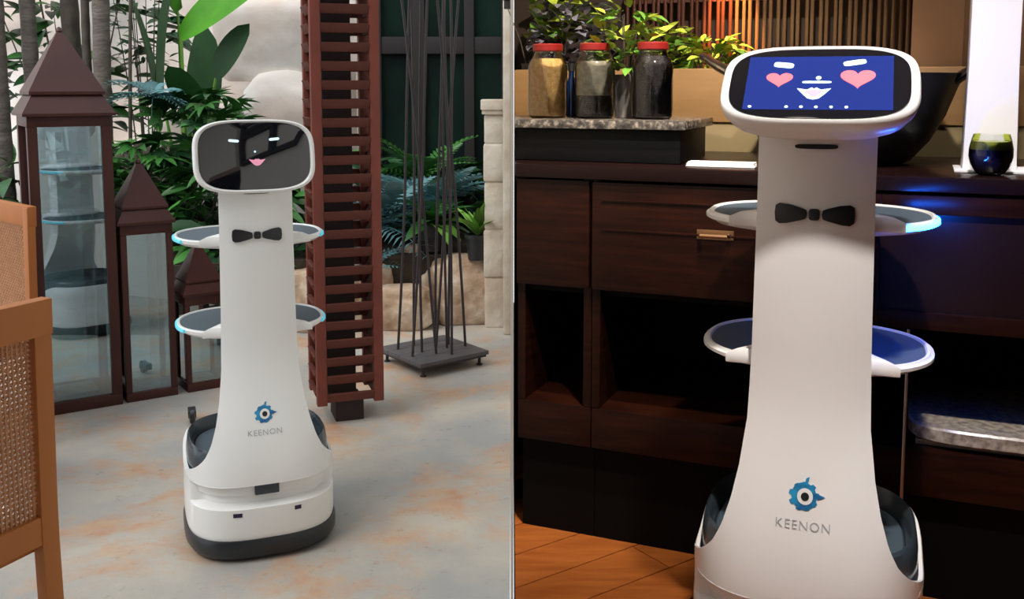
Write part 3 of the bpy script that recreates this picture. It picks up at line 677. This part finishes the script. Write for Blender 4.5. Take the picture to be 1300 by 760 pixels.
bush('lance_shrub', 'tall dark foliage between the palm trunks', 'shrub', (-3.15, 7.1, BZ), ld, 200, .75, .3, .7, 2.1, 'leafy shrubs in the planting bed', ns=9)
bush('twig_tree', 'thin branched tree with small dark leaves before the bright wall', 'tree', (-2.50, 6.75, BZ), [lmesh('leaf', 'leaf_dark', .10, .03, 4, .2)], 120, .28, .2, 1.15, 1.9, None, ns=9, srad=.006)
rosette('blue_fern', 'blue green fern with arching fronds before the glazed doors', 'fern', (-.50, 6.30, BZ+.20), lb, 26, 'pale ferns', el=(.2, 1.2))
rosette('blue_fern', 'blue green fern drooping beside the louvre tower', 'fern', (-.86, 6.15, BZ+.10), lb, 22, 'pale ferns', el=(.1, 1.1))
rosette('blue_fern', 'blue green fern spilling over the low brown boulder', 'fern', (-.88, 5.80, BZ-.12), [frond('leaf_blue', .30, 11, .32, .6)], 16, 'pale ferns', el=(.1, 1.0))
rosette('blue_fern', 'pale fern reaching from beside the banana plant to the rocks', 'fern', (-1.55, 6.55, BZ+.55), lb, 18, 'pale ferns', el=(.1, .9))
rosette('blue_fern', 'pale fern between the trunks and the banana plant', 'fern', (-2.18, 6.0, BZ+.92), [frond('leaf_blue', .28, 11, .32, .7)], 14, 'pale ferns', el=(.0, .9))
rosette('blue_fern', 'pale fern beside the low fence', 'fern', (-2.55, 5.9, BZ+.25), [frond('leaf_blue', .32, 11, .32, .7)], 14, 'pale ferns', el=(.0, .9))
rosette('dark_palm', 'dark green palm fronds against the glazed doors', 'palm', (-.60, 6.62, BZ+.35), lf, 16, None, el=(.2, 1.2))
# low slatted fence behind the shrubs
def fence():
    r = thing('slat_fence', 'weathered grey slat fence behind the shrubs', 'fence', (-2.5, 6.55, BZ))
    me = bx(-.028, .028, -.01, .01, 0, .62).mesh('slat', 'fence_wood', .002)
    for k in range(9): link('slat', me, r, (-.24+k*.062, 0, .02*math.sin(k*2)))
    for z in (.15, .5): bx(-.28, .30, .012, .03, z, z+.04).build('rail', 'fence_wood', r)
fence()
# potted plants on the boulders
def pot(label, x, y, z, rt, h, meshes, n, el, s):
    r = thing('potted_plant', label, 'potted plant', (x, y, z), 0, 'black nursery pots on the boulders')
    MB().lathe([(rt*.78, 0), (rt*.98, h*.86), (rt*1.06, h*.86), (rt*1.06, h), (rt*.97, h), (rt*.95, h*.9)], 28).build('pot', 'pot_black', r)
    MB().lathe([(rt*.95, h*.88), (rt*.3, h*.92)], 20).build('soil', 'soil', r)
    rosette('', '', '', (0, 0, h*.9), meshes, n, pn='leaf', el=el, smin=s[0], smax=s[1], parent=r)
lime = [lmesh('leaf', 'leaf_lime', .24, .055, 6, .35), lmesh('leaf', 'leaf_lime', .2, .05, 6, .2)]
limew = [lmesh('leaf', 'leaf_lime', .26, .09, 6, .5), lmesh('leaf', 'leaf_mid', .26, .09, 6, .5)]
pot('black pot of upright bright green strap leaves', -.20, 5.75, .395, .076, .15, lime, 26, (.8, 1.45), (.7, 1.15))
pot('wide black pot of spreading green leaves', -.49, 5.95, .415, .095, .17, limew, 30, (.1, 1.3), (.8, 1.2))

# ================================================================== BUFFET THINGS
CZ = FZ+1.01
def cthing(name, label, cat, s, t, z, group=None): x, y = cw(s, t); return thing(name, label, cat, (x, y, z), CR, group)
# worktop, trimmed at the partition
wt = tag(MB().prism(cpoly(-2, 2.6, -.02, .665), CZ-.035, CZ).build('worktop', 'worktop', bevel=.004), 'dark polished worktop along the buffet cabinets', 'worktop')
def cabinet(label, s0, s1, kind):
    r = cthing('buffet_cabinet', label, 'cabinet', s0, 0, FZ, 'dark buffet cabinets'); W = s1-s0; top = 1.01-.036; zs = .37
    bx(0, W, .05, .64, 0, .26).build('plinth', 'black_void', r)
    bx(0, W, .012, .64, .26, zs).build('shelf_board', 'cabinet', r, .004)
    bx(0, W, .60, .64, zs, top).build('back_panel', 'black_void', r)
    for x in (0, W-.022): bx(x, x+.022, .012, .60, zs, top).build('side_panel', 'cabinet', r, .002)
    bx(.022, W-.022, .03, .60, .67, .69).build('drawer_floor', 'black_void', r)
    if kind == 'plain':
        bx(.003, W-.003, -.006, .012, .69, top-.004).build('front_panel', 'cabinet', r, .003)
    elif kind == 'drawer':
        d = bx(.004, W-.004, -.008, .012, .69, top-.006).build('drawer', 'cabinet', r, .003)
        bx(.03, W-.03, -.012, -.008, .845, .85).build('bead', 'cabinet', d, .001); bx(.03, W-.03, -.012, -.008, .92, .925).build('bead', 'cabinet', d, .001)
        c = W*.5; MB().tube([(c-.035, -.014, .85), (c-.032, -.03, .85), (c+.032, -.03, .85), (c+.035, -.014, .85)], .006, 8).build('handle', 'brass', d)
        bx(c-.045, c+.045, -.0115, -.008, .838, .862).build('handle_plate', 'brass', d, .002)
    else:
        d = bx(.004, W-.004, .0, .012, .66, top-.006).build('drawer', 'cabinet_panel', r, .003)
        for a in ((.004, .055, .66, top-.006), (W-.055, W-.004, .66, top-.006), (.055, W-.055, top-.05, top-.006), (.055, W-.055, .66, .70)): bx(a[0], a[1], -.012, .0, a[2], a[3]).build('frame_rail', 'cabinet', d, .003)
        MB().lathe([(.004, 0), (.007, .008), (.011, .016), (.008, .024), (.002, .026)], 14).build('knob', 'steel', d).matrix_local = Matrix.Translation((-.02+.04, -.012, .70)) @ Matrix.Rotation(R(90), 4, 'X')
cabinet('narrow dark cabinet with a plain front panel against the partition', .012, .219, 'plain')
cabinet('wide dark cabinet with one drawer and brass handle under the jars', .221, .859, 'drawer')
cabinet('dark cabinet with framed drawer lit blue by the robot tray', .862, 1.52, 'framed')
cabinet('dark cabinet with framed drawer at the far end of the counter', 1.523, 2.3, 'framed')
# steel upright and stone platter on the low shelf
o = tag(MB().tube([(*cw(.985, -.018), FZ), (*cw(.985, -.018), FZ+.66)], .0035, 8).build('steel_upright', 'steel'), 'thin steel upright in front of the framed drawer cabinet', 'rod')
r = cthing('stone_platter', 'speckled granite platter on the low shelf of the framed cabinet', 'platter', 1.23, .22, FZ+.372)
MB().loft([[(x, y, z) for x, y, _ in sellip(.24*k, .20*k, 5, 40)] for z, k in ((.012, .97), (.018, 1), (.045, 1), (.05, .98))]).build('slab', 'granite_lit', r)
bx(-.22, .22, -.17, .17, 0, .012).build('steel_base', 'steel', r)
# riser with granite slab
rp = MB().prism(cpoly(-1, .425, .10, .42), CZ+.001, CZ+.088)
tag(rp.build('display_riser', 'riser_black', bevel=.003), 'matt black display riser on the worktop under the granite slab', 'riser')
gp = cpoly(-1, .442, .075, .44)
gs = MB().prism(gp, CZ+.089, CZ+.112); tag(gs.build('granite_slab', 'granite', bevel=.003), 'speckled granite slab lying on the black riser', 'slab')
GZ = CZ+.113
def px_on(px, t):     # position along the counter line seen at that column of the photo, at depth t
    k = (px-650)/1250*1.0; best = None
    for i in range(-400, 2400):
        s = i*.001; x, y = cw(s, t); dp = y*math.cos(R(6))+.02
        if best is None or abs(x/dp-k) < best[0]: best = (abs(x/dp-k), s)
    return best[1]
def jar(label, s, t, fill, fh, r0=.055, H=.205, top=None):
    r = cthing('glass_jar', label, 'jar', s, t, GZ, 'jars with red lids on the granite slab')
    prof = [(r0*.85, 0), (r0*.98, .006), (r0, .02), (r0, H*.68), (r0*.92, H*.76), (r0*.72, H*.84), (r0*.68, H*.88), (r0*.68, H*.92)]
    MB().lathe(prof, 36, cap1=False).build('glass', 'jar_glass', r)
    fp = [(a*.95-.001, z) for a, z in prof if z < fh*H]; fp[0] = (fp[0][0], .004); fp.append((interp([(z, a) for a, z in prof], fh*H)*.95-.001, fh*H))
    MB().lathe(fp, 32).build('contents', fill, r)
    if top:
        a0 = fh*H+.001; tp = [(interp([(z, a) for a, z in prof], z)*.95-.001, z) for z in (a0, H*.5, H*.68, H*.76)]
        MB().lathe(tp, 32).build('contents', top, r)
    MB().lathe([(r0*.74, H*.90), (r0*.77, H*.91), (r0*.77, H*.985), (r0*.72, H)], 36).build('lid', 'jar_lid', r)
jar('jar of golden grain with red lid', px_on(695, .22), .22, 'grain_gold', .80)
jar('jar of dark beans under pale grain with red lid', px_on(754, .22), .22, 'grain_dark', .30, top='grain_grey')
jar('jar full of black beans with red lid', px_on(827, .22), .22, 'grain_dark', .82)
r = cthing('sauce_bottle', 'slim dark bottle between the golden and the layered jar', 'bottle', px_on(725, .27), .27, GZ)
MB().lathe([(.014, 0), (.016, .01), (.016, .09), (.008, .115), (.008, .13)], 20).build('body', 'liquid_blue', r); MB().lathe([(.010, .13), (.010, .15), (.006, .152)], 16).build('cap', 'pot_black', r)
# plants on the counter and along the beam
ly = [lmesh('leaf', 'leaf_yellow', .055, .026, 4, .2), lmesh('leaf', 'leaf_lime', .05, .024, 4, .3)]
lyb = [lmesh('leaf', 'leaf_yellow', .085, .05, 4, .3), lmesh('leaf', 'leaf_lime', .08, .045, 4, .3)]
lp = [lmesh('leaf', 'leaf_purple', .062, .032, 4, .2), lmesh('leaf', 'leaf_purple', .05, .026, 4, .2)]
def bpot(label, s, t, z, pr, ph, meshes, n, rx, z1, pm_='pot_grey', cat='potted plant', ry=None, z0=None):
    x, y = cw(s, t)
    r = bush('herb_pot', label, cat, (x, y, z), meshes, n, rx, ry or min(rx, .1), z0 or ph+.01, z1, 'foliage plants behind the jars', ns=7, srad=.003, smin=.7, smax=1.25)
    MB().lathe([(pr*.8, 0), (pr, ph*.95), (pr*1.05, ph), (pr*.9, ph), (pr*.88, ph*.9)], 24).build('pot', pm_, r); return r
bpot('grey pot of yellow green sprigs between the layered and black bean jars', px_on(792, .30), .30, GZ, .034, .12, ly, 120, .095, .305)
bpot('pot of dark purple leaves behind the golden grain jar', px_on(712, .90), .90, 1.401, .06, .09, lp, 290, .21, .30, ry=.10, z0=.08)
bpot('pot of broad yellow green leaves above the purple foliage', px_on(682, .95), .93, 1.401, .05, .09, lyb, 150, .19, .36, ry=.08, z0=.17)
bpot('pot of small light green leaves over the wood beam', px_on(893, .90), .90, 1.401, .05, .06, ly, 150, .14, .165, ry=.08)
bpot('pot of light green leaves behind the black bean jar', px_on(838, .90), .90, 1.401, .05, .06, ly, 90, .10, .21, ry=.08)
# wok-like iron bowl
def bowl():
    s, t = px_on(1068, .36), .36
    r = cthing('iron_bowl', 'large black iron bowl with raised handles behind the robot', 'bowl', s, t, CZ+.001)
    prof = [(.15, 0), (.17, .008), (.215, .06), (.25, .125), (.275, .195), (.288, .225), (.293, .232), (.286, .232), (.268, .195), (.24, .125), (.20, .06), (.15, .02)]
    MB().lathe(prof, 56).build('body', 'iron_black', r)
    for sd in (-1, 1):
        rg = []
        for x, z, w_, hh in ((.255, .205, .10, .018), (.30, .238, .09, .016), (.335, .256, .075, .014), (.362, .275, .06, .013), (.376, .280, .045, .012)):
            rg.append([(sd*x, w_*math.cos(a), z+hh*math.sin(a)) for a in [2*math.pi*k/14 for k in range(14)]])
        MB().loft(rg).build('handle', 'iron_black', r)
bowl()
# white column, tumbler
s, t = px_on(1254, .20), .20
r = cthing('white_plinth', 'tall white tapering plinth standing on the worktop', 'plinth', s, t, CZ+.001)
MB().loft([[(x*k, y*k, z) for x, y in ((-.053, -.053), (.053, -.053), (.053, .053), (-.053, .053))] for z, k in ((0, 1.10), (.02, 1.08), (.25, 1.0), (1.0, .97))]).build('shaft', 'white_column', r, .004)
bx(-.075, .10, -.085, .075, -.0005, .006).build('foot_plate', 'white_column', r, .002)
s, t = px_on(1257, .075), .075
r = cthing('tumbler', 'round tumbler of dark blue liquid with a yellow layer before the white plinth', 'glass', s, t, CZ+.001)
pr = [(.022, 0), (.030, .004), (.042, .022), (.0465, .042), (.046, .06), (.042, .078), (.038, .092)]
MB().lathe(pr, 32, cap1=False).build('glass', 'clear_glass', r)
MB().lathe([(.020, .005), (.029, .008), (.040, .024), (.0445, .042), (.044, .058)], 32).build('liquid', 'liquid_blue', r); MB().lathe([(.044, .0585), (.0425, .068), (.0405, .076)], 32).build('top_layer', 'liquid_yellow', r)
s = px_on(912, .03); r = cthing('highlight_strip', 'thin white strip standing in for a highlight on the worktop beside the riser', 'highlight strip', s, .07, CZ+.001)
for k in range(3): bx(-.085+.002*k, .085-.001*k, -.022+.002*k, .022, k*.0042, k*.0042+.004).build('fold', 'strip_white', r, .001)  # stacked white strips paint a thin highlight line along the worktop
# rod screen and wood posts behind the beam
def screen():
    r = cthing('rod_screen', 'screen of slim vertical wooden rods behind the wood beam', 'screen', 0, 1.02, 1.40)
    me = MB().lathe([(.0062, 0), (.0062, 1.5)], 8).mesh('rod', 'rod_brown'); m2 = MB().lathe([(.0062, 0), (.0062, 1.5)], 8).mesh('rod', 'rod_red')
    for k in range(44):
        s = .02+k*.0225+.003*math.sin(k*3.3)
        if s > 1.0: break
        link('rod', m2 if s < .40 else me, r, (s, .008*math.sin(k*1.9), 0))
    bx(.0, 1.0, .02, .04, .30, .36).build('rail', 'rod_red', r)
screen()
struct(MB().prism(cpoly(.955, 1.10, .86, 1.10), 1.40, 2.95).build('trim_5', 'tan_panel', bevel=.004)); struct(MB().prism(cpoly(1.10, 3.2, .90, 1.10), 1.40, 2.95).build('trim_6', 'tan_panel', bevel=.004))
# lamps of the buffet room
def downlight(label, x, y, z, power, ang, tgt, colr, size=.06, group='ceiling downlights'):
    r = thing('downlight', label, 'lamp', (x, y, z), 0, group)
    MB().lathe([(.07, 0), (.085, -.004), (.085, .0), (.06, .012)], 28).build('trim_ring', 'steel', r); MB().lathe([(.055, -.0015), (.054, .006)], 24).build('lens', 'lamp_glow', r)
    d = bpy.data.lights.new('bulb', 'SPOT'); d.energy = power; d.spot_size = ang; d.spot_blend = .6; d.color = colr; d.shadow_soft_size = size
    o = bpy.data.objects.new('bulb', d); col.objects.link(o); o.parent = r; o.location = (0, 0, -.03)
    o.rotation_euler = (Vector(tgt)-Vector((x, y, z))).to_track_quat('-Z', 'Y').to_euler()
downlight('ceiling downlight in front of the robot', .50, 1.08, 2.93, 230, R(75), (.6, 1.85, .8), (1, .92, .86), .05)
downlight('ceiling downlight over the jars', .40, 1.75, 2.93, 260, R(60), (.30, 2.95, 1.45), (1, .88, .72), .05)
downlight('ceiling downlight over the white plinth', 1.3, 2.0, 2.93, 42, R(70), (1.2, 2.5, 1.3), (1, .90, .80), .05)
x, y = cw(.375, .90); downlight('warm pendant spotlight behind the wood beam', x, y, 2.05, 230, R(30), (*cw(.385, 1.03), 1.62), (1, .40, .10), .01)
MB().tube([(0, 0, .012), (0, 0, .9)], .008, 8).build('stem', 'steel', [o for o in col.objects if o.get('label') == 'warm pendant spotlight behind the wood beam'][0])
x, y = cw(.72, .93); downlight('warm downlight washing the rod screen', x, y, 2.93, 90, R(60), (x+.02, y+.05, 1.4), (1, .66, .34), .03)
